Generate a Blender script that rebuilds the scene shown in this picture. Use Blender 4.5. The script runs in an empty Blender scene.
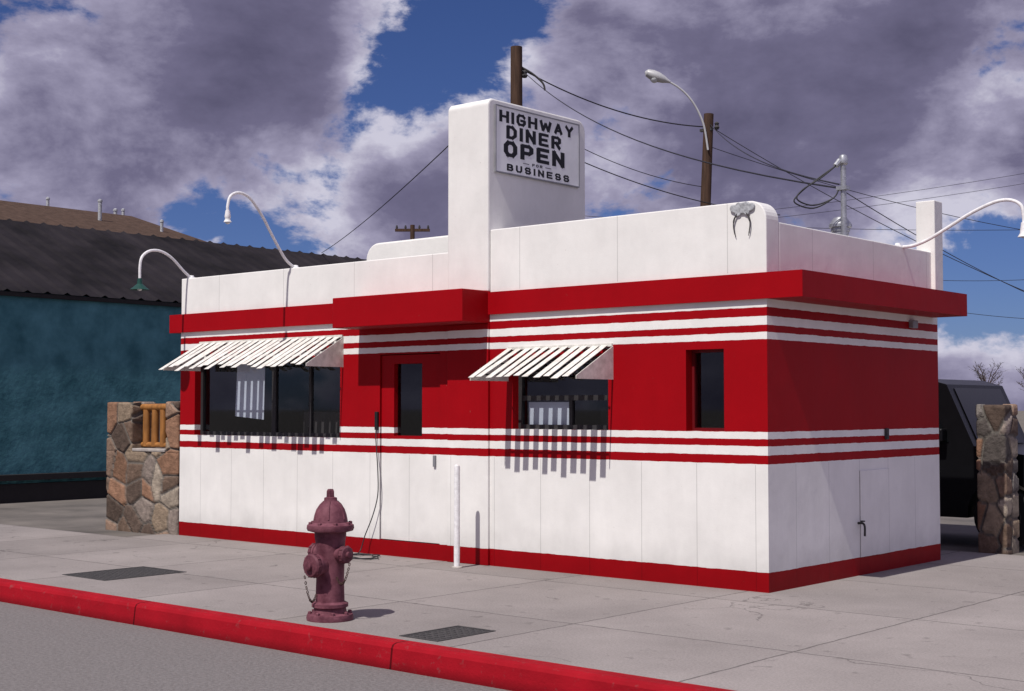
import bpy, bmesh, math, random
from mathutils import Vector, kdtree
random.seed(7)
scene = bpy.context.scene
COL = scene.collection
# ------------------------------------------------------------------ camera
FPX = 1399.0
PSI = math.radians(40.8); TH = math.radians(2.56)
CAM = Vector((6.281, -10.682, 1.6))
RT = Vector((math.cos(PSI), math.sin(PSI), 0)); FW = Vector((-math.sin(PSI), math.cos(PSI), 0)); UPZ = Vector((0, 0, 1))
VD = FW*math.cos(TH) + UPZ*math.sin(TH); VU = -FW*math.sin(TH) + UPZ*math.cos(TH)
def ray(px, py): return RT*((px-512)/FPX) + VU*((345.5-py)/FPX) + VD
def P(px, py, fwd):
    r = ray(px, py); return CAM + r*(fwd/r.dot(FW))
cd = bpy.data.cameras.new('camera'); cam = bpy.data.objects.new('camera', cd); COL.objects.link(cam)
cam.location = CAM; cam.rotation_euler = (math.pi/2+TH, 0, PSI)
cd.sensor_width = 36; cd.lens = FPX*36/1024; cd.clip_end = 3000; cd.clip_start = .1
scene.camera = cam
scene.view_settings.view_transform = 'Standard'; scene.view_settings.look = 'None'; scene.view_settings.exposure = 0

# ------------------------------------------------------------------ node helpers
def nn(nt, t, **kw):
    n = nt.nodes.new(t)
    for k, v in kw.items(): setattr(n, k, v)
    return n
def lk(nt, a, b): nt.links.new(a, b)
def math_n(nt, op, a, b=None, c=None):
    n = nn(nt, 'ShaderNodeMath', operation=op)
    for i, x in enumerate((a, b, c)):
        if x is None: continue
        if isinstance(x, (int, float)): n.inputs[i].default_value = x
        else: lk(nt, x, n.inputs[i])
    return n.outputs[0]
def mixc(nt, fac, a, b, mode='MIX'):
    n = nn(nt, 'ShaderNodeMix', data_type='RGBA', blend_type=mode)
    for idx, x in ((0, fac), (6, a), (7, b)):
        if isinstance(x, (int, float)): n.inputs[idx].default_value = x
        elif isinstance(x, (tuple, list)): n.inputs[idx].default_value = (*x[:3], 1)
        else: lk(nt, x, n.inputs[idx])
    return n.outputs[2]
def mapr(nt, v, a, b, c, d, smooth=False):
    n = nn(nt, 'ShaderNodeMapRange'); n.clamp = True
    if smooth: n.interpolation_type = 'SMOOTHSTEP'
    lk(nt, v, n.inputs[0])
    for i, x in enumerate((a, b, c, d)): n.inputs[i+1].default_value = x
    return n.outputs[0]
def noise(nt, vec, scale, detail=6, rough=.55, dist=0):
    n = nn(nt, 'ShaderNodeTexNoise'); n.inputs['Scale'].default_value = scale; n.inputs['Detail'].default_value = detail
    n.inputs['Roughness'].default_value = rough; n.inputs['Distortion'].default_value = dist
    if vec is not None: lk(nt, vec, n.inputs['Vector'])
    return n.outputs['Fac']
def scalev(nt, vec, s):
    n = nn(nt, 'ShaderNodeVectorMath', operation='MULTIPLY'); lk(nt, vec, n.inputs[0]); n.inputs[1].default_value = s
    return n.outputs[0]
def newmat(name, spec=.5):
    m = bpy.data.materials.new(name); m.use_nodes = True
    nt = m.node_tree; b = nt.nodes['Principled BSDF']; b.inputs['Specular IOR Level'].default_value = spec; return m, nt, b
def addbump(nt, b, h, strength, dist=.01):
    n = nn(nt, 'ShaderNodeBump'); n.inputs['Strength'].default_value = strength; n.inputs['Distance'].default_value = dist
    lk(nt, h, n.inputs['Height']); lk(nt, n.outputs[0], b.inputs['Normal'])
def M(name, col, rough=.6, var=.15, scale=6, bump=0, bscale=60, metal=0, col2=None, stretch=(1, 1, 1), spec=.3):
    m, nt, b = newmat(name, spec)
    pos = nn(nt, 'ShaderNodeNewGeometry').outputs['Position']
    v = scalev(nt, pos, stretch)
    f = noise(nt, v, scale, 5, .6)
    f = mapr(nt, f, .3, .7, 0, 1)
    a = tuple(c*(1-var) for c in col); c2 = col2 or tuple(min(1, c*(1+var)) for c in col)
    lk(nt, mixc(nt, f, a, c2), b.inputs['Base Color'])
    b.inputs['Roughness'].default_value = rough; b.inputs['Metallic'].default_value = metal
    if bump: addbump(nt, b, noise(nt, v, bscale, 4, .6), bump)
    return m
RED = (.305, .0016, .0055); WHITE = (.78, .765, .745)
def paint_mat(name, bands=None, flat=None, seams=True):
    m, nt, b = newmat(name, .10)
    pos = nn(nt, 'ShaderNodeNewGeometry').outputs['Position']
    sp = nn(nt, 'ShaderNodeSeparateXYZ'); lk(nt, pos, sp.inputs[0])
    x, y, z = sp.outputs
    if bands:
        w = noise(nt, pos, 9, 3)
        zz = math_n(nt, 'ADD', z, math_n(nt, 'MULTIPLY', math_n(nt, 'SUBTRACT', w, .5), .014))
        t = math_n(nt, 'DIVIDE', zz, 4.0)
        r = nn(nt, 'ShaderNodeValToRGB'); r.color_ramp.interpolation = 'CONSTANT'; lk(nt, t, r.inputs[0])
        els = r.color_ramp.elements
        for i, (zb, c) in enumerate(bands):
            e = els[i] if i < 2 else els.new(zb/4)
            e.position = zb/4; e.color = (*c, 1)
        col = r.outputs[0]
    else:
        col = mixc(nt, 0, flat, flat)
    streak = mapr(nt, noise(nt, scalev(nt, pos, (4, 4, .9)), 1.6, 5, .65), .3, .72, .95, 1.01)
    blot = mapr(nt, noise(nt, pos, 1.5, 6, .65), .3, .7, .89, 1.03)
    spl = mapr(nt, math_n(nt, 'ADD', z, math_n(nt, 'MULTIPLY', noise(nt, pos, 4, 3), .35)), .15, .65, .76, 1, True)
    k = math_n(nt, 'MULTIPLY', streak, blot); k = math_n(nt, 'MULTIPLY', k, spl)
    if seams:
        s = math_n(nt, 'ADD', x, y)
        fr = math_n(nt, 'FRACT', math_n(nt, 'DIVIDE', math_n(nt, 'ADD', s, .13), .61))
        ln = math_n(nt, 'LESS_THAN', fr, .011)
        low = math_n(nt, 'LESS_THAN', z, 1.1); ln1 = math_n(nt, 'MULTIPLY', ln, low)
        fr2 = math_n(nt, 'FRACT', math_n(nt, 'DIVIDE', math_n(nt, 'ADD', s, .4), 1.22))
        ln2 = math_n(nt, 'MULTIPLY', math_n(nt, 'LESS_THAN', fr2, .006), math_n(nt, 'GREATER_THAN', z, 2.8))
        lt = math_n(nt, 'MAXIMUM', ln1, ln2)
        k = math_n(nt, 'MULTIPLY', k, math_n(nt, 'SUBTRACT', 1, math_n(nt, 'MULTIPLY', lt, .32)))
    kc = nn(nt, 'ShaderNodeCombineColor')
    for i in range(3): lk(nt, k, kc.inputs[i])
    col = mixc(nt, 1, col, kc.outputs[0], 'MULTIPLY')
    ch = math_n(nt, 'GREATER_THAN', noise(nt, pos, 22, 4, .7), .71)
    col = mixc(nt, math_n(nt, 'MULTIPLY', ch, .4), col, (.2, .12, .10))
    lk(nt, col, b.inputs['Base Color']); b.inputs['Roughness'].default_value = .5
    h = math_n(nt, 'ADD', noise(nt, pos, 2.2, 3), math_n(nt, 'MULTIPLY', noise(nt, pos, 55, 3), .12))
    addbump(nt, b, h, .2, .03)
    return m
BANDS = [(0, RED), (.165, WHITE), (1.105, RED), (1.178, WHITE), (1.258, RED), (1.315, WHITE), (1.382, RED),
         (2.190, WHITE), (2.258, RED), (2.325, WHITE), (2.405, RED), (2.478, WHITE)]
m_wall = paint_mat('striped_wall_paint', BANDS)
m_red = paint_mat('red_paint', None, RED, False)
m_white = paint_mat('white_paint', None, WHITE, False)
m_redframe = M('dark_red_paint', (.12, .002, .005), .5)
m_awn = M('awning_white_enamel', (.70, .68, .62), .55, .25, 14, col2=(.80, .78, .73))
m_black = M('black_paint', (.012, .012, .014), .5)
m_dark_frame = M('dark_window_frame', (.03, .028, .03), .5)
m_grey_frame = M('grey_metal_trim', (.25, .25, .27), .5, metal=.3)
m_chrome = M('galvanised_metal', (.42, .43, .45), .35, .25, 20, metal=.7)
m_orn = M('weathered_grey_metal', (.36, .37, .39), .6, .4, 26, .3, 40)
m_pipe = M('painted_pipe_white', (.72, .71, .72), .5, .15, 25)
m_inside = M('interior_paint', (.07, .06, .058), .8, .5, 1.5)
m_curtain = M('pale_curtain', (.80, .84, .90), .9, .08, 3)
m_letter = M('black_lettering', (.008, .008, .012), .6)
m_signface = M('sign_face_white', (.80, .80, .80), .5, .08, 3)
m_hyd = M('faded_maroon_hydrant', (.11, .024, .042), .75, .3, 12, .3, 70, col2=(.20, .072, .095))
m_hydcap = M('worn_maroon_cap', (.09, .02, .035), .7, .3, 25, .3, 90, col2=(.155, .05, .068))
m_rustchain = M('rusty_chain', (.06, .03, .025), .8)
m_green = M('dark_green_enamel', (.01, .05, .04), .4)
m_iron = M('cast_iron', (.035, .035, .038), .75, .3, 40, .5, 120, col2=(.07, .065, .065))
m_wood = M('weathered_pole_wood', (.06, .032, .02), .85, .4, 3, .4, 30, stretch=(6, 6, .5))
m_log = M('varnished_log', (.27, .115, .03), .6, .35, 6, .2, 30, stretch=(3, 3, .7))
m_wire = M('wire_insulation', (.02, .02, .024), .6)
m_teal = M('teal_stucco', (.045, .135, .16), .95, .2, 2.2, 1.0, 9, col2=(.085, .215, .245), spec=.05)
m_troof = M('dark_corrugated_metal', (.010, .009, .011), .8, .3, .8, col2=(.026, .022, .026), spec=.08)
m_trim = M('dark_wood_trim', (.015, .013, .013), .8)
m_shingle = M('brown_shingles', (.07, .045, .034), .95, .3, 5, .6, 8, spec=.1)
m_tan = M('tan_stucco', (.35, .28, .22), .9)
m_conc = M('concrete_cap', (.34, .31, .29), .9, .2, 9, .3, 50)
m_lamp = M('lamp_head_grey', (.5, .5, .5), .4, .1, 5, metal=.3)
m_lens = M('lamp_lens', (.6, .62, .62), .2)
m_carp = M('black_car_paint', (.004, .004, .005), .35, spec=.25)
m_tyre = M('tyre_rubber', (.012, .012, .012), .9)
m_rim = M('dark_steel_rim', (.06, .06, .065), .5, metal=.6)
m_leaf = M('twig_brown', (.06, .05, .04), .8, .5, 2)
def glass(name, tint, fac):
    m, nt, b = newmat(name); nt.nodes.remove(b)
    o = nt.nodes['Material Output']
    t = nn(nt, 'ShaderNodeBsdfTransparent'); t.inputs[0].default_value = (*tint, 1)
    g = nn(nt, 'ShaderNodeBsdfGlossy'); g.inputs['Roughness'].default_value = .03; g.inputs[0].default_value = (.8, .85, .9, 1)
    lw = nn(nt, 'ShaderNodeLayerWeight'); lw.inputs[0].default_value = .5
    f = math_n(nt, 'ADD', math_n(nt, 'MULTIPLY', math_n(nt, 'POWER', lw.outputs['Facing'], 4.0), .7), fac)
    mx = nn(nt, 'ShaderNodeMixShader'); lk(nt, f, mx.inputs[0]); lk(nt, t.outputs[0], mx.inputs[1]); lk(nt, g.outputs[0], mx.inputs[2])
    lk(nt, mx.outputs[0], o.inputs[0]); return m
m_glass = glass('window_glass', (.72, .74, .78), .06)
m_carglass = M('dark_car_glass', (.004, .005, .006), .12, spec=.3)

def sidewalk_mat():
    m, nt, b = newmat('concrete_sidewalk', .15)
    pos = nn(nt, 'ShaderNodeNewGeometry').outputs['Position']
    sp = nn(nt, 'ShaderNodeSeparateXYZ'); lk(nt, pos, sp.inputs[0]); x, y, z = sp.outputs
    wob = math_n(nt, 'MULTIPLY', math_n(nt, 'SUBTRACT', noise(nt, pos, 6, 3), .5), .03)
    def lines(c, off, per, w):
        d = math_n(nt, 'PINGPONG', math_n(nt, 'ADD', math_n(nt, 'ADD', c, off), wob), per/2)
        return math_n(nt, 'LESS_THAN', d, w)
    l = math_n(nt, 'MAXIMUM', lines(x, 60.6, 1.83, .009), lines(y, 61.98, 1.86, .009))
    fx = math_n(nt, 'FLOOR', math_n(nt, 'DIVIDE', math_n(nt, 'ADD', x, 60.6), 1.83)); fy = math_n(nt, 'FLOOR', math_n(nt, 'DIVIDE', math_n(nt, 'ADD', y, 61.98), 1.86))
    cb = nn(nt, 'ShaderNodeCombineXYZ'); lk(nt, fx, cb.inputs[0]); lk(nt, fy, cb.inputs[1])
    wn = nn(nt, 'ShaderNodeTexWhiteNoise'); lk(nt, cb.outputs[0], wn.inputs['Vector'])
    slab = mapr(nt, wn.outputs['Value'], 0, 1, .90, 1.05)
    big = mapr(nt, noise(nt, pos, .7, 6, .65), .3, .7, .80, 1.10)
    fine = mapr(nt, noise(nt, pos, 60, 4, .75), .3, .7, .74, 1.18)
    k = math_n(nt, 'MULTIPLY', math_n(nt, 'MULTIPLY', slab, big), fine)
    vr = nn(nt, 'ShaderNodeTexVoronoi', feature='DISTANCE_TO_EDGE'); vr.inputs['Scale'].default_value = .38
    vv = nn(nt, 'ShaderNodeVectorMath', operation='ADD'); lk(nt, pos, vv.inputs[0])
    nc = nn(nt, 'ShaderNodeTexNoise'); nc.inputs['Scale'].default_value = 1.4; nc.inputs['Detail'].default_value = 6; lk(nt, pos, nc.inputs['Vector'])
    lk(nt, nc.outputs['Color'], vv.inputs[1]); lk(nt, vv.outputs[0], vr.inputs['Vector'])
    crack = math_n(nt, 'MULTIPLY', math_n(nt, 'LESS_THAN', vr.outputs[0], .003), math_n(nt, 'GREATER_THAN', noise(nt, pos, .5, 2), .55))
    l = math_n(nt, 'MAXIMUM', l, math_n(nt, 'MULTIPLY', crack, .7))
    spot = math_n(nt, 'MULTIPLY', mapr(nt, noise(nt, pos, 5.5, 3, .5), .64, .72, 0, 1), .3)
    k = math_n(nt, 'MULTIPLY', k, math_n(nt, 'SUBTRACT', 1, spot))
    k = math_n(nt, 'MULTIPLY', k, math_n(nt, 'SUBTRACT', 1, math_n(nt, 'MULTIPLY', l, .55)))
    kc = nn(nt, 'ShaderNodeCombineColor')
    for i in range(3): lk(nt, k, kc.inputs[i])
    lk(nt, mixc(nt, 1, (.268, .240, .232), kc.outputs[0], 'MULTIPLY'), b.inputs['Base Color'])
    b.inputs['Roughness'].default_value = .9
    addbump(nt, b, math_n(nt, 'SUBTRACT', noise(nt, pos, 70, 4, .7), l), .4, .007)
    return m
m_walk = sidewalk_mat()
def kerb_mat():
    m, nt, b = newmat('worn_red_kerb_paint', .10)
    pos = nn(nt, 'ShaderNodeNewGeometry').outputs['Position']
    sp = nn(nt, 'ShaderNodeSeparateXYZ'); lk(nt, pos, sp.inputs[0])
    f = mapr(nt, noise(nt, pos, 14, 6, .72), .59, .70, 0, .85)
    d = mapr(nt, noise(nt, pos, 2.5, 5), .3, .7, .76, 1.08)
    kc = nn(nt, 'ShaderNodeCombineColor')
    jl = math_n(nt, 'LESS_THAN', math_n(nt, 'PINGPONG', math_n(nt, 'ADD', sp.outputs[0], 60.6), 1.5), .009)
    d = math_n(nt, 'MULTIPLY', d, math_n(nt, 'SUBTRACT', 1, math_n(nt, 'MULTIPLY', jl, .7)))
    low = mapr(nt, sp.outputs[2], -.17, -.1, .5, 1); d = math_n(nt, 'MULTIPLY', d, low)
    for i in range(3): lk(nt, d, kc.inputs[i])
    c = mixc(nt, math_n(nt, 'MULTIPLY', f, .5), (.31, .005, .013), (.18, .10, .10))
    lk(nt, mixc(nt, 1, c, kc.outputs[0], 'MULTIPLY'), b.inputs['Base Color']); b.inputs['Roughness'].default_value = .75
    addbump(nt, b, noise(nt, pos, 40, 4, .7), .4, .01)
    return m
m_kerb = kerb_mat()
m_street = M('worn_asphalt', (.145, .132, .130), .9, .22, 40, .7, 90, col2=(.20, .183, .182))
m_lot = M('dusty_lot_asphalt', (.10, .09, .085), .95, .25, .8, .5, 60, col2=(.17, .15, .135))
m_ground = M('dry_dirt', (.13, .115, .10), .95, .25, .3, .3, 20)

# ------------------------------------------------------------------ mesh helpers
ORG = {}
class MB:
    def __init__(s): s.v = []; s.f = []; s.sm = []
    def add(s, vs, fs, smooth=False):
        n = len(s.v); s.v += [Vector(v) for v in vs]
        for f in fs: s.f.append([i+n for i in f]); s.sm.append(smooth)
        return s
    def box(s, x0, x1, y0, y1, z0, z1):
        vs = [(x, y, z) for x in (x0, x1) for y in (y0, y1) for z in (z0, z1)]
        return s.add(vs, [(0, 1, 3, 2), (4, 6, 7, 5), (0, 4, 5, 1), (2, 3, 7, 6), (0, 2, 6, 4), (1, 5, 7, 3)])
    def frame(s, a):
        a = a.normalized(); t = Vector((0, 0, 1)) if abs(a.z) < .9 else Vector((1, 0, 0))
        u = a.cross(t).normalized(); return u, a.cross(u).normalized()
    def tube(s, pts, r, n=8):
        pts = [Vector(p) for p in pts]; m = len(pts); rs = r if isinstance(r, (list, tuple)) else [r]*m
        vs = []; pu = None
        for i, p in enumerate(pts):
            a = (pts[min(i+1, m-1)]-pts[max(i-1, 0)])
            if a.length < 1e-9: a = Vector((0, 0, 1))
            a.normalize()
            if pu is None: u, w = s.frame(a)
            else:
                u = (pu - a*pu.dot(a))
                if u.length < 1e-6: u, w = s.frame(a)
                u.normalize(); w = a.cross(u)
            pu = u
            for k in range(n):
                t = 2*math.pi*k/n; vs.append(p+(u*math.cos(t)+w*math.sin(t))*rs[i])
        fs = [(i*n+k, i*n+(k+1) % n, (i+1)*n+(k+1) % n, (i+1)*n+k) for i in range(m-1) for k in range(n)]
        s.add(vs, fs, True); b = len(s.v)-len(vs)
        s.f.append([b+k for k in range(n)]); s.sm.append(False); s.f.append([b+(m-1)*n+k for k in range(n)]); s.sm.append(False)
        return s
    def lathe(s, prof, c, axis=(0, 0, 1), n=28, smooth=True):
        a = Vector(axis).normalized(); u, w = s.frame(a); c = Vector(c); vs = []
        for r, h in prof:
            for k in range(n):
                t = 2*math.pi*k/n; vs.append(c+a*h+(u*math.cos(t)+w*math.sin(t))*r)
        m = len(prof)
        s.add(vs, [(i*n+k, i*n+(k+1) % n, (i+1)*n+(k+1) % n, (i+1)*n+k) for i in range(m-1) for k in range(n)], smooth)
        b = len(s.v)-len(vs)
        s.f.append([b+k for k in range(n)]); s.sm.append(False); s.f.append([b+(m-1)*n+k for k in range(n)]); s.sm.append(False)
        return s
    def prism(s, poly, plane, a, b):
        n = len(poly)
        if plane == 'xz': vs = [(p, a, q) for p, q in poly]+[(p, b, q) for p, q in poly]
        elif plane == 'yz': vs = [(a, p, q) for p, q in poly]+[(b, p, q) for p, q in poly]
        else: vs = [(p, q, a) for p, q in poly]+[(p, q, b) for p, q in poly]
        return s.add(vs, [list(range(n)), list(range(n, 2*n))]+[(i, (i+1) % n, n+(i+1) % n, n+i) for i in range(n)])
    def build(s, name, mat, parent=None, bevel=0, auto=True):
        org = ORG.get(parent.name, Vector()) if parent else Vector()
        me = bpy.data.meshes.new(name); me.from_pydata([v-org for v in s.v], [], s.f)
        me.polygons.foreach_set('use_smooth', s.sm)
        if auto:
            bm = bmesh.new(); bm.from_mesh(me); bmesh.ops.recalc_face_normals(bm, faces=bm.faces)
            for e in bm.edges:
                if len(e.link_faces) == 2 and e.calc_face_angle(0) > .6: e.smooth = False
            bm.to_mesh(me); bm.free()
        me.materials.append(mat)
        o = bpy.data.objects.new(name, me); COL.objects.link(o)
        if parent: o.parent = parent
        ORG[o.name] = org
        if bevel:
            md = o.modifiers.new('bevel', 'BEVEL'); md.width = bevel; md.segments = 2; md.limit_method = 'ANGLE'
        return o
def tag(o, label=None, cat=None, group=None, kind=None):
    if label: o['label'] = label
    if cat: o['category'] = cat
    if group: o['group'] = group
    if kind: o['kind'] = kind
    return o
def thing(name, loc, label, cat, group=None):
    o = bpy.data.objects.new(name, None); COL.objects.link(o); o.location = loc; o.empty_display_size = .2
    ORG[o.name] = Vector(loc); return tag(o, label, cat, group)
def smooth_path(pts, sub=6):
    pts = [Vector(p) for p in pts]; out = []
    for i in range(len(pts)-1):
        p0 = pts[max(i-1, 0)]; p1 = pts[i]; p2 = pts[i+1]; p3 = pts[min(i+2, len(pts)-1)]
        for k in range(sub):
            t = k/sub
            out.append(.5*((2*p1)+(p2-p0)*t+(2*p0-5*p1+4*p2-p3)*t*t+(3*p1-p0-3*p2+p3)*t**3))
    out.append(pts[-1]); return out
def arc(cx, cz, r, a0, a1, n=8):
    return [(cx+r*math.cos(math.radians(a0+(a1-a0)*i/n)), cz+r*math.sin(math.radians(a0+(a1-a0)*i/n))) for i in range(n+1)]

# ------------------------------------------------------------------ setting
def struct(o, label=None): tag(o, label, None, None, 'structure'); return o
struct(MB().add([(-900, -900, -.19), (900, -900, -.19), (900, 900, -.19), (-900, 900, -.19)], [(0, 1, 2, 3)]).build('ground', m_ground))
struct(MB().add([(-300, -16, -.172), (300, -16, -.172), (300, -3.9, -.172), (-300, -3.9, -.172)], [(0, 1, 2, 3)]).build('street', m_street))
struct(MB().box(-60, 60, -3.8, -.6, -.18, 0).box(-8.75, 60, -.6, 4.5, -.18, 0).build('sidewalk', m_walk))
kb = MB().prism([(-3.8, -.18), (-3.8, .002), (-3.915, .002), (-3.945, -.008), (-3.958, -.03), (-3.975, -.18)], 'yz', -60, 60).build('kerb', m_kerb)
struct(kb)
struct(MB().box(-60, -8.75, -.6, 70, -.18, -.02).box(-8.75, 60, 4.5, 70, -.18, -.02).build('parking_lot', m_lot))

# ------------------------------------------------------------------ the diner
L, W = -8.49, 3.52
diner = thing('diner_building', (-4.2, 1.7, 0), 'small white diner with red stripes, slatted window awnings and a tall sign tower', 'diner')
def grid_wall(mb, axis, c, a0, a1, z0, z1, holes, depth=.12):
    xs = sorted({a0, a1, *[h[0] for h in holes], *[h[1] for h in holes]}); zs = sorted({z0, z1, *[h[2] for h in holes], *[h[3] for h in holes]})
    def pt(a, z, d=0): return (a, c+d, z) if axis == 'x' else (c-d, a, z)
    for i in range(len(xs)-1):
        for j in range(len(zs)-1):
            mx, mz = (xs[i]+xs[i+1])/2, (zs[j]+zs[j+1])/2
            if any(h[0] < mx < h[1] and h[2] < mz < h[3] for h in holes): continue
            mb.add([pt(xs[i], zs[j]), pt(xs[i+1], zs[j]), pt(xs[i+1], zs[j+1]), pt(xs[i], zs[j+1])], [(0, 1, 2, 3)])
    for h in holes:
        c4 = [(h[0], h[2]), (h[1], h[2]), (h[1], h[3]), (h[0], h[3])]
        for k in range(4):
            p, q = c4[k], c4[(k+1) % 4]
            mb.add([pt(*p), pt(*q), pt(*q, depth), pt(*p, depth)], [(0, 1, 2, 3)])
LW = (-8.19, -5.50, 1.265, 2.185); RW = (-2.93, -1.73, 1.39, 2.10); NW = (-.846, -.442, 1.395, 2.13); DR = (-4.855, -3.944, .165, 2.185)
wb = MB(); grid_wall(wb, 'x', 0, L, 0, 0, 2.7, [LW, RW, NW, DR], .16)
grid_wall(wb, 'y', 0, 0, W, 0, 2.7, [])
wb.add([(L, 0, 0), (L, W, 0), (L, W, 2.7), (L, 0, 2.7)], [(0, 1, 2, 3)]).add([(L, W, 0), (0, W, 0), (0, W, 2.7), (L, W, 2.7)], [(0, 1, 2, 3)])
wb.build('wall', m_wall, diner)
MB().box(L+.03, -.03, .17, W-.03, .08, .12).box(L+.03, -.03, W-.08, W-.04, .12, 2.66).box(L+.03, L+.06, .17, W-.08, .12, 2.66).box(-.06, -.03, .17, W-.08, .12, 2.66).box(L+.03, -.03, .17, W-.03, 2.66, 2.69)\
    .box(-7.9, -1.2, 1.3, 1.8, .12, 1.1).box(-6.7, -5.9, .5, .9, .12, 1.55).box(-2.2, -1.9, .5, .8, .12, 1.6).build('interior', m_inside, diner)
MB().box(L+.1, -.1, .1, W-.1, 2.78, 2.85).build('roof', m_lot, diner)
pb = MB()
pb.box(L, -3.812, 0, .16, 2.7, 3.24)
r = .17
pb.prism([(-3.236, 2.7), (-.0, 2.7)]+arc(-r, 3.43-r, r, 0, 90)+[(-3.236, 3.43)], 'xz', 0, .22)
pb.box(-.16, 0, .222, W, 2.7, 3.25).box(L, L+.16, .162, W, 2.7, 3.24).box(L+.162, -.162, W-.16, W, 2.7, 3.24)
pb.build('parapet', m_wall, diner, .010)
r = .2
MB().prism([(-5.94, 2.85), (-3.83, 2.85), (-3.83, 3.56)]+arc(-5.94+r, 3.56-r, r, 90, 180), 'xz', .8, 2.2).build('roof_block', m_white, diner, .02)
MB().prism([(-8.69, -.035), (-5.172, -.035), (-5.172, .04), (L+.04, .04), (L+.04, 3.45), (-8.69, 3.45)], 'xy', 2.555, 2.785).build('fascia', m_red, diner)
MB().prism([(-3.236, -.035), (.37, -.035), (.37, 3.42), (-.04, 3.42), (-.04, .04), (-3.236, .04)], 'xy', 2.555, 2.785).build('fascia', m_red, diner)
MB().box(-5.17, -3.238, -.42, .03, 2.47, 2.80).build('door_canopy', m_red, diner, .008)
MB().box(-3.81, -3.237, -.03, .02, 0, 2.468).build('pilaster', m_wall, diner, .006)
# sign tower
TX0, TX1, TD, TZ = -3.81, -3.237, 1.60, 4.80
r = .13
tb = MB().prism([(-.03, 2.79), (TD, 2.79)]+arc(TD-r, TZ-r, r, 0, 90)+arc(-.03+r*.6, TZ-r*.6, r*.6, 90, 180), 'yz', TX0, TX1)
tower = tb.build('sign_tower', m_white, diner, .018)
SY0, SY1, SZ0, SZ1 = .07, 1.45, 4.05, 4.73
MB().box(TX1, TX1+.02, SY0, SY1, SZ0, SZ1).build('sign_board', m_signface, tower)
fr = MB(); e = .012
for (a, b, c, d) in ((SY0-e, SY1+e, SZ1, SZ1+e), (SY0-e, SY1+e, SZ0-e, SZ0), (SY0-e, SY0, SZ0, SZ1), (SY1, SY1+e, SZ0, SZ1)):
    fr.box(TX1-.01, TX1+.026, a, b, c, d)
fr.build('sign_frame', m_grey_frame, tower)
# hand painted block capitals, drawn as thick strokes in a unit box
GL = {
 'H': [[(0, 0), (0, 1)], [(1, 0), (1, 1)], [(0, .5), (1, .5)]],
 'I': [[(.5, 0), (.5, 1)]],
 'G': [[(1, .8), (.78, 1), (.22, 1), (0, .78), (0, .22), (.22, 0), (.78, 0), (1, .2), (1, .45), (.58, .45)]],
 'W': [[(0, 1), (.22, 0), (.5, .75), (.78, 0), (1, 1)]],
 'A': [[(0, 0), (.5, 1), (1, 0)], [(.22, .3), (.78, .3)]],
 'Y': [[(0, 1), (.5, .48), (1, 1)], [(.5, .5), (.5, 0)]],
 'D': [[(0, 0), (0, 1), (.62, 1), (1, .75), (1, .25), (.62, 0), (0, 0)]],
 'N': [[(0, 0), (0, 1)], [(1, 0), (1, 1)], [(0, 1), (1, 0)]],
 'E': [[(1, 1), (0, 1), (0, 0), (1, 0)], [(0, .5), (.85, .5)]],
 'R': [[(0, 0), (0, 1), (.75, 1), (1, .88), (1, .6), (.75, .46), (0, .46)], [(.5, .46), (1, 0)]],
 'O': [[(.25, 0), (0, .25), (0, .75), (.25, 1), (.75, 1), (1, .75), (1, .25), (.75, 0), (.25, 0)]],
 'P': [[(0, 0), (0, 1), (.75, 1), (1, .87), (1, .56), (.75, .42), (0, .42)]],
 'F': [[(1, 1), (0, 1), (0, 0)], [(0, .5), (.8, .5)]],
 'B': [[(0, 0), (0, 1), (.7, 1), (.93, .88), (.93, .64), (.7, .52), (1, .38), (1, .14), (.75, 0), (0, 0)], [(0, .52), (.7, .52)]],
 'U': [[(0, 1), (0, .22), (.22, 0), (.78, 0), (1, .22), (1, 1)]],
 'S': [[(1, .8), (.78, 1), (.22, 1), (0, .84), (0, .64), (.2, .52), (.8, .48), (1, .36), (1, .16), (.78, 0), (.22, 0), (0, .2)]],
}
LX = TX1+.021
def letters(txt, y0, y1, ztop, zbot, sv, sh, gap):
    # sv: width of upright strokes, sh: width of level strokes; each letter is a mesh of its own
    ws = [.30 if c == 'I' else (1.35 if c == 'W' else 1.0) for c in txt]
    unit = ((y1-y0)-gap*(len(txt)-1))/sum(ws); y = y0
    for c, w in zip(txt, ws):
        lb = MB(); wd = unit*w; h = zbot-ztop; lev = 0
        for line in GL[c]:
            pts = [Vector((y+sv/2+(wd-sv)*p[0], SZ1-zbot+sh/2+(h-sh)*p[1])) for p in line]
            for a, b in zip(pts[:-1], pts[1:]):
                lev += 1; t = .0006+.00005*(lev % 12)
                d = (b-a).normalized(); st = math.sqrt((sv*d.y)**2+(sh*d.x)**2); nrm = Vector((-d.y, d.x))*st/2
                ax = abs(d.x) < 1e-4 or abs(d.y) < 1e-4
                en = (sh if abs(d.y) > .7 else sv)/2
                a2 = a-d*(en if a is pts[0] and ax else en*.5); b2 = b+d*(en if b is pts[-1] and ax else en*.5)
                q = [a2+nrm, b2+nrm, b2-nrm, a2-nrm]
                lb.add([(LX-.002, v.x, v.y) for v in q]+[(LX+t, v.x, v.y) for v in q], [(4, 5, 6, 7), (0, 1, 5, 4), (1, 2, 6, 5), (2, 3, 7, 6), (3, 0, 4, 7)])
        lb.build('sign_letter', m_letter, tower); y += wd+gap
letters('HIGHWAY', .12, 1.36, .035, .158, .046, .026, .036)
letters('DINER', .23, 1.14, .180, .322, .054, .031, .046)
letters('OPEN', .19, 1.20, .344, .510, .068, .038, .050)
letters('FOR', .65, .82, .533, .562, .012, .007, .020)
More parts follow.
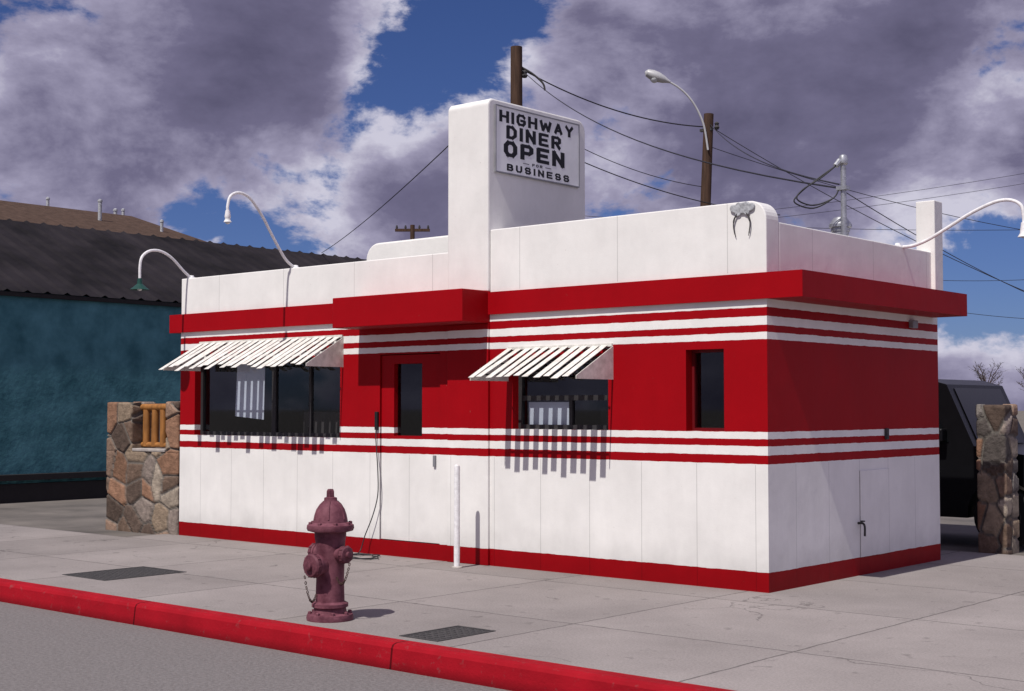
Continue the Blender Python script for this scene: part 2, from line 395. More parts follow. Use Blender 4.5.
letters('BUSINESS', .24, 1.28, .584, .657, .028, .017, .044)
for a, b in ((.50, .60), (.87, .97)): MB().box(LX-.002, LX+.001, a, b, SZ1-.551, SZ1-.545).build('sign_dash', m_letter, tower)
# chimney post at the far corner
MB().box(-.165, .045, 3.38, 3.585, 2.79, 3.80).build('chimney', m_white, diner, .01)
# windows
def window(hole, vbars, hbars, fw=.045, y=.09, fm=m_dark_frame):
    x0, x1, z0, z1 = hole
    w = MB()
    w.box(x0, x1, y, y+.05, z0, z0+fw).box(x0, x1, y, y+.05, z1-fw, z1).box(x0, x0+fw, y, y+.05, z0+fw, z1-fw).box(x1-fw, x1, y, y+.05, z0+fw, z1-fw)
    for (a, wd, za, zb) in vbars: w.box(a-wd/2, a+wd/2, y+.003, y+.047, za, zb)
    for (z, wd, xa, xb) in hbars: w.box(xa, xb, y+.005, y+.045, z-wd/2, z+wd/2)
    o = w.build('window', fm, diner)
    MB().add([(x0+.02, y+.025, z0+.02), (x1-.02, y+.025, z0+.02), (x1-.02, y+.025, z1-.02), (x0+.02, y+.025, z1-.02)], [(0, 1, 2, 3)]).build('pane', m_glass, o)
    return o
window(LW, [(-6.77, .07, LW[2]+.045, LW[3]-.045), (-6.12, .035, LW[2]+.045, LW[3]-.045)], [])['label'] = 'wide shop window under the longer awning'
window(RW, [(-2.26, .04, RW[2]+.045, 1.68)], [(1.70, .05, -2.885, -1.775)])['label'] = 'square window under the shorter awning'
window(NW, [], [], .025, .10, m_redframe)['label'] = 'narrow upright window near the building corner'
MB().prism([(-7.60, 1.50), (-7.05, 1.46), (-7.03, 2.2), (-7.56, 2.2)], 'xz', .17, .176).build('curtain', m_curtain, diner)
MB().box(-2.84, -2.30, .145, .15, 1.43, 1.66).build('paper_notice', m_curtain, diner)
# door
db = MB(); DG = (-4.65, -4.224, 1.30, 2.08)
grid_wall(db, 'x', .018, DR[0]+.010, DR[1]-.010, DR[2]+.01, DR[3]-.01, [DG], .06)
db.add([(DR[0], .13, DR[2]), (DR[1], .13, DR[2]), (DR[1], .13, DG[2]), (DR[0], .13, DG[2])], [(0, 1, 2, 3)])
door = db.build('door', m_wall, diner)
MB().add([(DG[0], .07, DG[2]), (DG[1], .07, DG[2]), (DG[1], .07, DG[3]), (DG[0], .07, DG[3])], [(0, 1, 2, 3)]).build('door_glass', m_glass, door)
MB().box(-4.045, -4.01, -.004, .017, .98, 1.10).build('door_latch', m_grey_frame, door, .004)
# awnings
def awning(x0, x1, zt, zf, d, label, pitch, wf, rag):
    n = int(round((x1-x0)/pitch)); pitch = (x1-x0)/n
    a = MB()
    dirv = Vector((0, -d, zf-zt)); ln = dirv.length; dirv.normalize(); nor = Vector((0, dirv.z, -dirv.y)) if -dirv.y > 0 else Vector((0, -dirv.z, dirv.y))
    for i in range(n):
        xa = x0+i*pitch+.004+random.uniform(-.005, .006); xb = xa+pitch*wf*random.uniform(.90, 1.08)
        xa, xb = max(x0+.005, xa), min(x1-.005, xb)
        e = ln+.045+random.uniform(-rag, rag)
        dz = random.uniform(-.004, .004); sk = random.uniform(-.012, .012); lift = random.uniform(-.010, .016)
        p = [Vector((xx+(sk if t else 0), -.005, zt+dz))+dirv*t+nor*(o+(lift if t else 0)) for xx in (xa, xb) for t in (0, e) for o in (.008, .013)]
        a.add(p, [(0, 1, 3, 2), (4, 6, 7, 5), (0, 4, 5, 1), (2, 3, 7, 6), (0, 2, 6, 4), (1, 5, 7, 3)])
    o = a.build('awning', m_awn, diner); o['label'] = label
    for t in (.06, .5, .88):
        c = Vector((0, -.005, zt))+dirv*(ln*t)-nor*.008
        MB().tube([(x0+.01, c.y, c.z), (x1-.01, c.y, c.z)], .009, 6).build('awning_rail', m_black, o)
    for xx in (x0-.004, x1-.004):
        MB().prism([(0, zt), (-d*.98, zf), (-d*.98, zf-.03), (0, zf-.03)], 'yz', xx, xx+.008).build('awning_side_panel', m_awn, o)
    MB().box(x0, x1, -.022, -.002, zt-.005, zt+.025).build('awning_flashing', m_awn, o)
awning(-8.08, -5.45, 2.40, 2.09, .56, 'long white slatted awning over the wide window', .120, .70, .060)
awning(-2.99, -1.672, 2.19, 1.90, .58, 'short white slatted awning over the square window', .120, .62, .025)
# right side hatch and fittings
MB().box(.001, .012, 1.70, 2.32, .17, 1.0).build('access_hatch', m_wall, diner, .004)
MB().tube(smooth_path([(.0, 1.66, .5), (.05, 1.66, .5), (.07, 1.66, .47), (.07, 1.66, .38)]), .011).lathe([(.022, 0), (.022, .012)], (.05, 1.66, .515), n=10).build('water_tap', m_iron, diner)
MB().box(.0, .05, 2.82, 2.94, 2.42, 2.50).build('junction_box', m_grey_frame, diner, .006)
MB().box(.0, .03, 2.24, 2.29, 1.29, 1.40).build('junction_box', m_iron, diner, .006)

# ------------------------------------------------------------------ lamps on the diner
def gooseneck(base, out, d, prof, label, shade_r, sm, h_s):
    base = Vector(base); out = Vector(out)
    t = thing('gooseneck_lamp', base, label, 'lamp', 'gooseneck lamps on the diner roof edge')
    pts = [base+out*(u*d)+UPZ*v for u, v in prof]
    MB().tube(smooth_path(pts), .017, 10).build('lamp_arm', m_pipe, t)
    MB().lathe([(.06, 0), (.06, .012), (.03, .02), (.026, .04)], base, n=14).build('base_plate', m_pipe, t)
    e = pts[-1]
    MB().lathe([(.026, .02), (.03, -.02), (.035, -.05), (shade_r*.6, -.05-h_s*.45), (shade_r, -.05-h_s), (shade_r*.94, -.05-h_s), (shade_r*.5, -.05-h_s*.45), (.02, -.05)], e, n=20).build('lamp_shade', sm, t)
    MB().lathe([(.012, -.06), (.03, -.075), (.036, -.1), (.025, -.125), (.006, -.135)], e, n=12).build('bulb', m_lens, t)
gooseneck((-6.37, .08, 3.24), (0, -1, 0), 1.0, [(0, 0), (.16, .10), (.36, .36), (.5, .56), (.68, .75), (.84, .80), (.96, .75), (1, .64), (1, .56)], 'tall white gooseneck lamp rising above the long awning', .045, m_pipe, .06)
gooseneck((-8.36, .06, 3.24), (0, -1, 0), .77, [(0, 0), (.15, .08), (.4, .24), (.62, .31), (.82, .30), (.96, .22), (1, .1), (1, -.07)], 'gooseneck lamp with dark green shade at the left end of the diner', .12, m_green, .07)
gooseneck((-.06, 2.72, 3.25), (1, 0, 0), 1.30, [(0, 0), (.12, .0), (.25, .05), (.42, .16), (.6, .28), (.78, .365), (.9, .37), (.98, .31), (1, .2), (1, .12)], 'white gooseneck lamp reaching out beside the square chimney', .06, m_pipe, .07)
# scalloped ornament on the parapet
OXc = -.235
t = thing('parapet_ornament', (OXc, -.02, 3.35), 'weathered grey scalloped metal piece with two curved prongs on the front parapet', 'ornament')
outl = []
for (cx, cz, rr, a0, a1) in ((-.09, .016, .034, 250, 110), (-.035, .034, .030, 160, 60), (.04, .034, .032, 120, 20), (.095, .016, .033, 70, -70), (.048, -.024, .030, 0, -150), (-.04, -.026, .032, -20, -175)):
    outl += [(OXc+u, 3.36+v) for u, v in arc(cx, cz, rr, a0, a1, 6)]
MB().prism(outl, 'xz', -.022, .004).build('scalloped_plate', m_orn, t, .006)
for s in (-1, 1):
    MB().tube(smooth_path([(OXc+s*.045, -.015, 3.325), (OXc+s*.075, -.02, 3.28), (OXc+s*.085, -.02, 3.22), (OXc+s*.074, -.018, 3.15), (OXc+s*.064, -.015, 3.12)]), [.008]*10+[.0055]*10+[.003]*5, 8).build('prong', m_iron, t)
# service mast and roof vent
ms = thing('service_mast', (-.55, 2.5, 2.85), 'grey electrical service mast standing on the diner roof', 'mast')
MB().tube([(-.55, 2.5, 2.85), (-.55, 2.5, 4.18)], .03, 12).build('conduit', m_chrome, ms)
MB().lathe([(.034, -.03), (.05, -.01), (.052, .03), (.04, .07), (.012, .085)], (-.55, 2.5, 4.15), n=14).tube([(-.55, 2.5, 4.17), (-.575, 2.465, 4.16), (-.6, 2.43, 4.11)], [.03, .035, .03], 10).build('weatherhead', m_chrome, ms)
for k in range(2):
    q = .03*k
    MB().tube(smooth_path([(-.6, 2.43, 4.11), (-.70-q, 2.3, 3.98), (-.86-q, 2.2, 3.86-q), (-.90-q, 2.16, 3.76-q), (-.78, 2.28, 3.70-q), (-.62, 2.42, 3.78), (-.58, 2.47, 3.90)]), .008, 6).build('drip_loop', m_wire, ms)
for z in (3.86, 2.9): MB().box(-.61, -.49, 2.45, 2.535, z, z+.04).build('clamp', m_chrome, ms)
vt = thing('roof_vent', (-.72, 2.75, 2.85), 'small grey mushroom vent on the roof beside the service mast', 'vent')
MB().lathe([(.075, 0), (.075, .62)], (-.72, 2.75, 2.85), n=16).build('vent_pipe', m_chrome, vt)
MB().lathe([(.09, .58), (.09, .61), (.1, .615), (.1, .65), (.12, .66), (.12, .69), (.07, .76), (.01, .78)], (-.72, 2.75, 2.85), n=18).build('vent_cap', m_chrome, vt)

# ------------------------------------------------------------------ fire hydrant
H = Vector((-1.74, -3.5, 0))
hy = thing('fire_hydrant', H, 'faded maroon fire hydrant standing on the sidewalk by the red kerb', 'fire hydrant')
b = MB().lathe([(.175, 0), (.178, .02), (.172, .045), (.128, .055), (.12, .09), (.138, .1), (.138, .125), (.11, .14), (.105, .3), (.108, .44), (.112, .58), (.12, .63), (.12, .66)], H, n=36)
for k in range(8):
    a = k*math.pi/4+.2; b.lathe([(.016, 0), (.016, .02), (.008, .024)], H+Vector((.152*math.cos(a), .152*math.sin(a), .045)), n=6, smooth=False)
b.build('barrel', m_hyd, hy)
b = MB().lathe([(.11, .655), (.172, .672), (.180, .69), (.176, .715), (.15, .727), (.132, .735), (.128, .76), (.122, .79), (.108, .832), (.084, .868), (.056, .89), (.05, .90), (.048, .92), (.03, .925)], H, n=36)
for k in range(8):
    a = k*math.pi/4+.3; b.lathe([(.016, 0), (.016, .018), (.008, .022)], H+Vector((.155*math.cos(a), .155*math.sin(a), .718)), n=6, smooth=False)
for k in range(6):
    a = k*math.pi/3+.2
    ca, sa = math.cos(a), math.sin(a)
    b.tube([H+Vector((ca*rr, sa*rr, zz)) for rr, zz in ((.128, .76), (.122, .79), (.108, .832), (.084, .868), (.056, .892))], .007, 6)
b.build('bonnet', m_hyd, hy)
MB().lathe([(.032, .92), (.03, .97), (.022, .985)], H, n=5, smooth=False).build('operating_nut', m_hydcap, hy)
def nozzle(ax, z, rr, ln):
    a = Vector(ax); c = H+Vector((0, 0, z))
    o = MB().lathe([(rr*.95, .08), (rr*.95, .135), (rr*1.12, .14), (rr*1.12, .155)], c, a, 24).build('nozzle', m_hyd, hy)
    p = MB().lathe([(rr*.98, .156), (rr*1.15, .16), (rr*1.15, .16+ln*.5), (rr*1.0, .16+ln*.7), (rr*.45, .16+ln*.78), (rr*.42, .16+ln*1.15), (rr*.3, .16+ln*1.2)], c, a, 20)
    for k in range(10):
        an = 2*math.pi*k/10; u, w = p.frame(a)
        q = c+(u*math.cos(an)+w*math.sin(an))*rr*1.14
        p.tube([q+a*.162, q+a*(.16+ln*.5)], .006, 5)
    p.build('nozzle_cap', m_hydcap, o)
nozzle((0, -1, 0), .42, .078, .06); nozzle((1, 0, 0), .50, .056, .05); nozzle((-1, 0, 0), .50, .056, .05)
def chain(p0, p1, sag, n=13):
    c = MB(); p0, p1 = Vector(p0), Vector(p1)
    for i in range(n):
        t = (i+.5)/n; q = p0.lerp(p1, t)-UPZ*(sag*4*t*(1-t)); d = (p1-p0)/n-UPZ*(sag*4*(1-2*t)/n); d.normalize()
        u, w = c.frame(d); s = u if i % 2 else w
        c.tube([q+d*.013*math.cos(k*math.pi/4)+s*.008*math.sin(k*math.pi/4) for k in range(9)], .003, 5)
    c.build('chain', m_rustchain, hy)
chain(H+Vector((-.03, -.23, .36)), H+Vector((-.03, -.112, .2)), .12)
chain(H+Vector((.22, 0, .45)), H+Vector((.108, -.03, .33)), .1)

# ------------------------------------------------------------------ small things on the pavement
po = thing('pipe_post', (-3.35, -.37, 0), 'thin white pipe post standing on the sidewalk right of the door', 'post')
MB().lathe([(.03, 0), (.03, 1.0), (.027, 1.02), (.012, 1.035)], (-3.35, -.37, 0), n=16).build('pipe', m_pipe, po)
MB().lathe([(.055, 0), (.055, .01), (.036, .018)], (-3.35, -.37, 0), n=16).build('base_collar', m_conc, po)
pc = MB()
pts = [(-4.88, -.02, 1.50), (-4.885, -.03, 1.30), (-4.87, -.03, 1.12), (-4.84, -.04, .9), (-4.83, -.05, .65), (-4.9, -.06, .42), (-5.0, -.08, .2), (-5.03, -.12, .04)]
for i in range(22):
    a = i*.62; rr = .18+.05*math.sin(i*1.7); pts.append((-4.78+rr*1.3*math.cos(a+2.6), -.36+rr*math.sin(a+2.6), .012+.004*(i % 3)))
pc.tube(smooth_path(pts, 4), .006, 6)
tag(pc.build('power_cord', m_wire), 'dark cord hanging beside the door and coiled on the sidewalk', 'cord')
tag(MB().box(-4.91, -4.865, -.03, -.001, 1.36, 1.56).build('outlet_box', m_black, None, .006), 'small dark outlet box on the wall left of the door', 'outlet box')
def cover(x0, x1, y0, y1, label):
    t = thing('utility_cover', ((x0+x1)/2, (y0+y1)/2, 0), label, 'utility cover', 'utility covers set in the sidewalk')
    f = MB()
    e = .022
    f.box(x0-e, x1+e, y0-e, y0, -.01, .005).box(x0-e, x1+e, y1, y1+e, -.01, .005).box(x0-e, x0, y0, y1, -.01, .005).box(x1, x1+e, y0, y1, -.01, .005)
    f.build('cover_frame', m_iron, t)
    p = MB().box(x0+.006, x1-.006, y0+.006, y1-.006, -.02, .003)
    nx = int((x1-x0)/.06); ny = int((y1-y0)/.06)
    for i in range(nx):
        for j in range(ny):
            cx = x0+(i+.5)*(x1-x0)/nx; cy = y0+(j+.5)*(y1-y0)/ny
            p.box(cx-.018, cx+.018, cy-.006, cy+.006, .002, .006)
    p.build('cover_plate', m_iron, t)
cover(-5.80, -5.12, -3.25, -2.38, 'larger iron utility cover left of the hydrant')
cover(-.77, -.44, -3.68, -3.12, 'smaller iron utility cover right of the hydrant')

# ------------------------------------------------------------------ stone walls
def stone_mat():
    m, nt, b = newmat('rubble_stone', .15)
    at = nn(nt, 'ShaderNodeAttribute'); at.attribute_name = 'Col'
    pos = nn(nt, 'ShaderNodeNewGeometry').outputs['Position']
    k = mapr(nt, noise(nt, pos, 11, 6, .7), .25, .75, .5, 1.35)
    kc = nn(nt, 'ShaderNodeCombineColor')
    for i in range(3): lk(nt, k, kc.inputs[i])
    lk(nt, mixc(nt, 1, at.outputs['Color'], kc.outputs[0], 'MULTIPLY'), b.inputs['Base Color']); b.inputs['Roughness'].default_value = .9
    addbump(nt, b, noise(nt, pos, 22, 6, .7), .8, .03); return m
m_stone = stone_mat()
PAL = [(.20, .135, .10), (.33, .25, .18), (.11, .078, .062), (.25, .14, .09), (.19, .17, .155), (.36, .30, .24), (.10, .085, .078), (.27, .22, .19), (.25, .165, .12)]
def stones(boxes, name, parent, seed, spacing=.2, cuts=56):
    rnd = random.Random(seed); seeds = []
    X0 = min(b[0] for b in boxes); X1 = max(b[1] for b in boxes); Y0 = min(b[2] for b in boxes); Y1 = max(b[3] for b in boxes); Z0 = min(b[4] for b in boxes); Z1 = max(b[5] for b in boxes)
    nx, ny, nz = [max(1, int(round((q-p)/spacing))) for p, q in ((X0, X1), (Y0, Y1), (Z0, Z1))]
    for i in range(nx+1):
        for j in range(ny+1):
            for k in range(nz+1):
                if rnd.random() < .12: continue
                seeds.append((Vector((X0+(X1-X0)*i/nx+rnd.uniform(-.5, .5)*spacing*1.2, Y0+(Y1-Y0)*j/ny+rnd.uniform(-.5, .5)*spacing*.3, Z0+(Z1-Z0)*k/nz+rnd.uniform(-.5, .5)*spacing*1.2)), rnd.choice(PAL), rnd.uniform(.75, 1.2)))
    kd = kdtree.KDTree(len(seeds))
    for i, s in enumerate(seeds): kd.insert(s[0], i)
    kd.balance()
    bm = bmesh.new()
    for (x0, x1, y0, y1, z0, z1) in boxes:
        b2 = bmesh.new(); bmesh.ops.create_cube(b2, size=1)
        for v in b2.verts: v.co = Vector(((x0+x1)/2+v.co.x*(x1-x0), (y0+y1)/2+v.co.y*(y1-y0), (z0+z1)/2+v.co.z*(z1-z0)))
        bmesh.ops.subdivide_edges(b2, edges=b2.edges[:], cuts=cuts, use_grid_fill=True)
        me = bpy.data.meshes.new('t'); b2.to_mesh(me); b2.free(); bm.from_mesh(me); bpy.data.meshes.remove(me)
    bm.normal_update(); cols = []; dsp = []
    for v in bm.verts:
        f = kd.find_n(v.co, 2); n1, n2 = seeds[f[0][1]][0], seeds[f[1][1]][0]
        e = (f[1][2]**2-f[0][2]**2)/(2*max(.02, (n2-n1).length))   # true distance to the joint
        t = max(0, min(1, (e-.006)/.012)); t = t*t*(3-2*t)
        s = seeds[f[0][1]]
        dsp.append(.026*t*s[2]-.006)
        mc = (.22, .20, .18); cols.append(tuple(mc[i]*(1-t)*.7+s[1][i]*s[2]*t for i in range(3)))
    for v, d in zip(list(bm.verts), dsp): v.co = v.co+v.normal*d
    org = ORG[parent.name]
    for v in bm.verts: v.co -= org
    me = bpy.data.meshes.new(name); bm.to_mesh(me); bm.free()
    ca = me.color_attributes.new('Col', 'FLOAT_COLOR', 'POINT')
    for i, c in enumerate(cols): ca.data[i].color = (*c, 1)
    for p in me.polygons: p.use_smooth = True
    me.materials.append(m_stone); o = bpy.data.objects.new(name, me); COL.objects.link(o); o.parent = parent; ORG[o.name] = org
sw = thing('stone_wall', (-9.3, .15, 0), 'low rubble stone wall with a log grille at the left end of the diner', 'wall')
SX0, SX1, SYa, SYb = -10.08, -8.53, 0.0, .34
OX0, OX1 = -9.54, -8.76
stones([(SX0, SX1, SYa, SYb, -.04, 1.03), (SX0, OX0, SYa, SYb, 1.03, 1.66), (OX1, SX1, SYa, SYb, 1.03, 1.66)], 'stonework', sw, 11, .29)
MB().box(OX0+.03, OX1-.03, SYa-.02, SYb, 1.035, 1.075).build('sill', m_conc, sw, .01)
for i in range(4):
    x = OX0+.10+i*.19
    MB().tube([(x, .16, 1.1), (x+random.uniform(-.01, .01), .16, 1.58)], .05, 12).build('log_bar', m_log, sw)
MB().tube([(OX0-.02, .16, 1.61), (OX1+.02, .16, 1.615)], .045, 12).build('log_rail', m_log, sw)
MB().tube([(OX0-.02, .16, 1.12), (OX1+.02, .16, 1.12)], .035, 12).build('log_rail', m_log, sw)
sp = thing('stone_pillar', (.12, 4.8, 0), 'rubble stone pillar at the right edge in front of the dark vehicle', 'pillar')
stones([(-.03, .27, 4.62, 4.96, -.04, 1.62)], 'stonework', sp, 5, .24)

# ------------------------------------------------------------------ teal building
tb_ = thing('stucco_building', (-20, 5.5, 0), 'teal stucco building with a dark corrugated metal roof', 'building')
YA, YB, XW, XR, XB = -3.5, 14.0, -16.0, -20.0, -24.0
ZE, ZR = 3.66, 5.42
wbm = MB().box(XB, XW, YA, YB, -.1, 3.60).prism([(XB+.002, 3.60), (XW-.002, 3.60), (XR, ZR-.06)], 'xz', YA+.002, YB-.002)
wbm.build('wall', m_teal, tb_)
rb = MB(); ny = 230; vs = []; prof = [(-15.93, 3.61), (XR, ZR), (-24.07, 3.61)]
for j in range(ny+1):
    y = YA-.1+(YB-YA+.2)*j/ny; dz = .04*(1 if (j % 5) in (0,) else 0)
    for (x, z) in prof: vs.append((x, y, z+dz))
rb.add(vs, [(j*3+k, j*3+k+1, j*3+k+4, j*3+k+3) for j in range(ny) for k in range(2)]); rb.build('roof', m_troof, tb_)
MB().box(-15.99, -15.94, YA-.1, YB+.1, 3.53, 3.60).build('eave_board', m_trim, tb_)
MB().box(-15.99, -15.85, YA, YB, -.05, .30).build('plinth', m_trim, tb_)
MB().box(-15.99, -15.78, YA, YB, .36, .46).build('wall_rail', m_trim, tb_)
# brown roofed house
bh = thing('brown_roof_house', (-34, 8, 0), 'tan house with a brown shingle roof rising behind the teal building', 'house')
MB().box(-39.5, -28.5, -4, 16.0, -.1, 6.3).prism([(-39.5, 6.3), (-28.5, 6.3), (-34, 7.95)], 'xz', -3.99, 15.99).build('wall', m_tan, bh)
MB().add([(-28, -4.5, 6.33), (-34, -4.5, 8.05), (-40, -4.5, 6.33), (-28, 16.4, 6.33), (-34, 16.4, 8.05), (-40, 16.4, 6.33)], [(0, 1, 4, 3), (1, 2, 5, 4)]).build('roof', m_shingle, bh)
for (x, y, z0, z1, rr) in ((-32, 13.9, 7.3, 8.12, .06), (-34.2, 15.9, 7.9, 8.25, .06), (-34.2, 16.2, 7.9, 8.28, .05), (-31, 15.5, 7.0, 7.55, .05), (-34.2, 13.4, 7.9, 8.35, .05)):
    MB().lathe([(rr, z0), (rr, z1-.06), (rr*1.3, z1-.06), (rr*1.2, z1), (.01, z1+.03)], (x, y, 0), n=10).build('vent_pipe', m_orn, bh)

# ------------------------------------------------------------------ poles and wires
def ground_at(px, fwd): p = CAM+FW*fwd+RT*((px-512)/FPX*fwd); return Vector((p.x, p.y, -.05))
def pole(px, top_py, fwd, r0, r1, label, lean=Vector()):
    g = ground_at(px, fwd); top = P(px, top_py, fwd); zt = top.z
    t = thing('utility_pole', g, label, 'utility pole')
    MB().tube([g-lean, g-lean*.4+UPZ*zt*.5, Vector((g.x, g.y, zt))+lean*.2], [r0, (r0+r1)/2, r1], 14).build('pole_shaft', m_wood, t)
    return t, Vector((g.x, g.y, zt))
pA, tA = pole(516.5, 47, 38, .19, .16, 'tall wooden utility pole rising behind the sign tower')
MB().tube(smooth_path([tA+UPZ*-.55+RT*.12, tA+UPZ*-.75+RT*.45, tA+UPZ*-1.0+RT*.72, tA+UPZ*-1.2+RT*.78]), .03, 6).lathe([(.06, 0), (.09, .05), (.06, .1), (.09, .15), (.04, .2)], tA+UPZ*-.85+RT*.22, n=10).build('insulator_bracket', m_iron, pA)
pB, tB = pole(708, 114, 40, .18, .14, 'leaning wooden utility pole carrying the curved street lamp', RT*.35)
MB().box(tB.x-.2, tB.x+.2, tB.y-.05, tB.y+.05, tB.z-.5, tB.z-.42).lathe([(.05, 0), (.08, .06), (.05, .12), (.07, .18), (.03, .22)], tB+UPZ*-.45+RT*.3, n=10).build('insulator_bracket', m_iron, pB)
pC, tC = pole(412, 225, 80, .16, .13, 'distant utility pole with a crossarm seen above the parapet')
c = tC-UPZ*.3
MB().add([c+RT*s*1.0+FW*q*.06+UPZ*w*.08 for s in (-1, 1) for q in (-1, 1) for w in (-1, 1)], [(0, 1, 3, 2), (4, 6, 7, 5), (0, 4, 5, 1), (2, 3, 7, 6), (0, 2, 6, 4), (1, 5, 7, 3)]).build('crossarm', m_wood, pC)
for s in (-.9, -.4, .4, .9):
    MB().lathe([(.05, 0), (.07, .08), (.04, .2)], c+RT*s+UPZ*.08, n=8).build('insulator', m_iron, pC)
sl = thing('street_lamp', P(704, 126, 40), 'grey street lamp on a curved arm fixed to the leaning pole', 'street lamp')
arm = [P(708, 150, 39.8), P(704, 126, 39.8), P(697, 109, 39.8), P(688, 96, 39.8), P(678, 87, 39.8), P(666, 80, 39.8)]
MB().tube(smooth_path(arm), .03, 8).build('lamp_arm', m_lamp, sl)
e0, e1 = P(670, 82, 39.8), P(645, 72, 39.8); ax = (e1-e0)
hl = ax.length
MB().lathe([(.04, 0), (.06, .08), (.11, .2), (.15, hl*.5), (.15, hl*.72), (.11, hl*.92), (.03, hl)], e0, ax, 16).build('lamp_head', m_lamp, sl)
mid = e0.lerp(e1, .62)
MB().lathe([(.13, 0), (.12, -.05), (.07, -.1), (.01, -.12)], mid-UPZ*.09, n=14).build('lamp_lens', m_lens, sl)
def wire(a, b, sag, label, rad=.02):
    a, b = Vector(a), Vector(b); n = 20
    pts = [a.lerp(b, i/n)-UPZ*(sag*4*(i/n)*(1-i/n)) for i in range(n+1)]
    tag(MB().tube(pts, rad, 6).build('overhead_wire', m_wire), label, 'wire', 'overhead wires')
mast = Vector((-.58, 2.46, 3.88))
wire(P(520, 68, 38), P(708, 127, 40), .35, 'black wire from the pole behind the tower to the top of the leaning pole', .018)
wire(P(522, 70, 38), mast, .5, 'black wire sweeping from the pole behind the tower to the roof mast', .010)
wire(P(710, 124, 40), mast+UPZ*.04, .25, 'black wire from the leaning pole down to the roof mast', .009)
wire((-3.82, .35, 4.66), (-20, 12.5, 5.46), .1, 'thin wire descending left from the sign tower to the teal building', .007)
wire(P(517, 110, 38), P(704, 187, 40), .35, 'thin wire emerging right of the sign tower at mid height', .011)
wire(P(517, 130, 38), P(780, 215, 40), .4, 'thin wire emerging right of the sign tower below its sign', .015)
wire(P(708, 125, 40), P(1180, 350, 40), .5, 'wire from the leaning pole falling steeply to the right edge', .011)
wire(P(708, 146, 40), P(1180, 250, 46), .5, 'wire from the leaning pole passing behind the roof mast', .010)
wire(P(420, 240, 80), P(1300, 118, 90), 1.2, 'upper of two thin far wires rising towards the right edge', .014)
wire(P(420, 246, 80), P(1300, 130, 90), 1.2, 'lower of two thin far wires rising towards the right edge', .014)
wire(P(560, 214, 70), P(1250, 222, 70), .6, 'far level wire just above the side parapet', .014)
wire(mast, P(1150, 330, 30), .3, 'wire leaving the roof mast towards the lower right', .005)
wire(P(890, 278, 60), P(1150, 268, 60), .3, 'low far wire right of the chimney', .012)
wire(P(890, 300, 60), P(1150, 318, 60), .4, 'lowest far wire beside the right side of the diner', .012)

# ------------------------------------------------------------------ dark vehicle at right
ox = -.02
car = thing('parked_car', (-1.5+ox, 5.95, 0), 'black sport utility vehicle parked behind the diner', 'car')
prof = [(-4.0, .42), (-4.08, .95), (-3.95, 1.15), (-3.72, 1.84), (-3.45, 1.95), (-.85, 1.95), (-.60, 1.88), (-.28, 1.16), (.75, 1.0), (.93, .88), (.97, .42), (.55, .32), (.45, .32)]
prof += arc(.05, .36, .42, -5, 185, 10)[0:] + arc(-3.05, .36, .42, -5, 185, 10) + [(-3.6, .34)]
MB().prism([(x+ox, z) for x, z in prof], 'xz', 5.15, 6.85).build('body', m_carp, car, .05)
for y in (5.145, 6.855):
    for poly in ([(-1.75, 1.2), (-.58, 1.2), (-.84, 1.82), (-1.75, 1.82)], [(-2.75, 1.2), (-1.85, 1.2), (-1.85, 1.82), (-2.75, 1.82)], [(-3.68, 1.2), (-2.85, 1.2), (-2.85, 1.82), (-3.55, 1.82)]):
        MB().prism([(x+ox, z) for x, z in poly], 'xz', y-.006, y+.006).build('side_window', m_carglass, car)
MB().add([(-.57+ox, 5.3, 1.84), (-.57+ox, 6.7, 1.84), (-.27+ox, 6.7, 1.17), (-.27+ox, 5.3, 1.17)], [(0, 1, 2, 3)]).build('windshield', m_carglass, car)
for x in (.05, -3.05):
    for y, s in ((5.18, -1), (6.82, 1)):
        cc = (x+ox, y, .35)
        w = MB().lathe([(.2, .02), (.33, .03), (.355, 0), (.36, -.1), (.34, -.2), (.2, -.22)], cc, (0, s, 0), 28).build('wheel', m_tyre, car)
        MB().lathe([(.215, .018), (.2, .022), (.16, .0), (.06, .0), (.05, .03), (.01, .035)], cc, (0, s, 0), 20).build('rim', m_rim, w)
for y in (5.4, 6.6): MB().box(.9+ox, 1.0+ox, y-.14, y+.14, .68, .86).build('headlight', m_lens, car, .02)
MB().box(.93+ox, 1.06+ox, 5.2, 6.8, .42, .6).build('bumper', m_iron, car, .03)
MB().box(-.75+ox, -.6+ox, 5.0, 5.15, 1.2, 1.36).build('side_mirror', m_carp, car, .02)

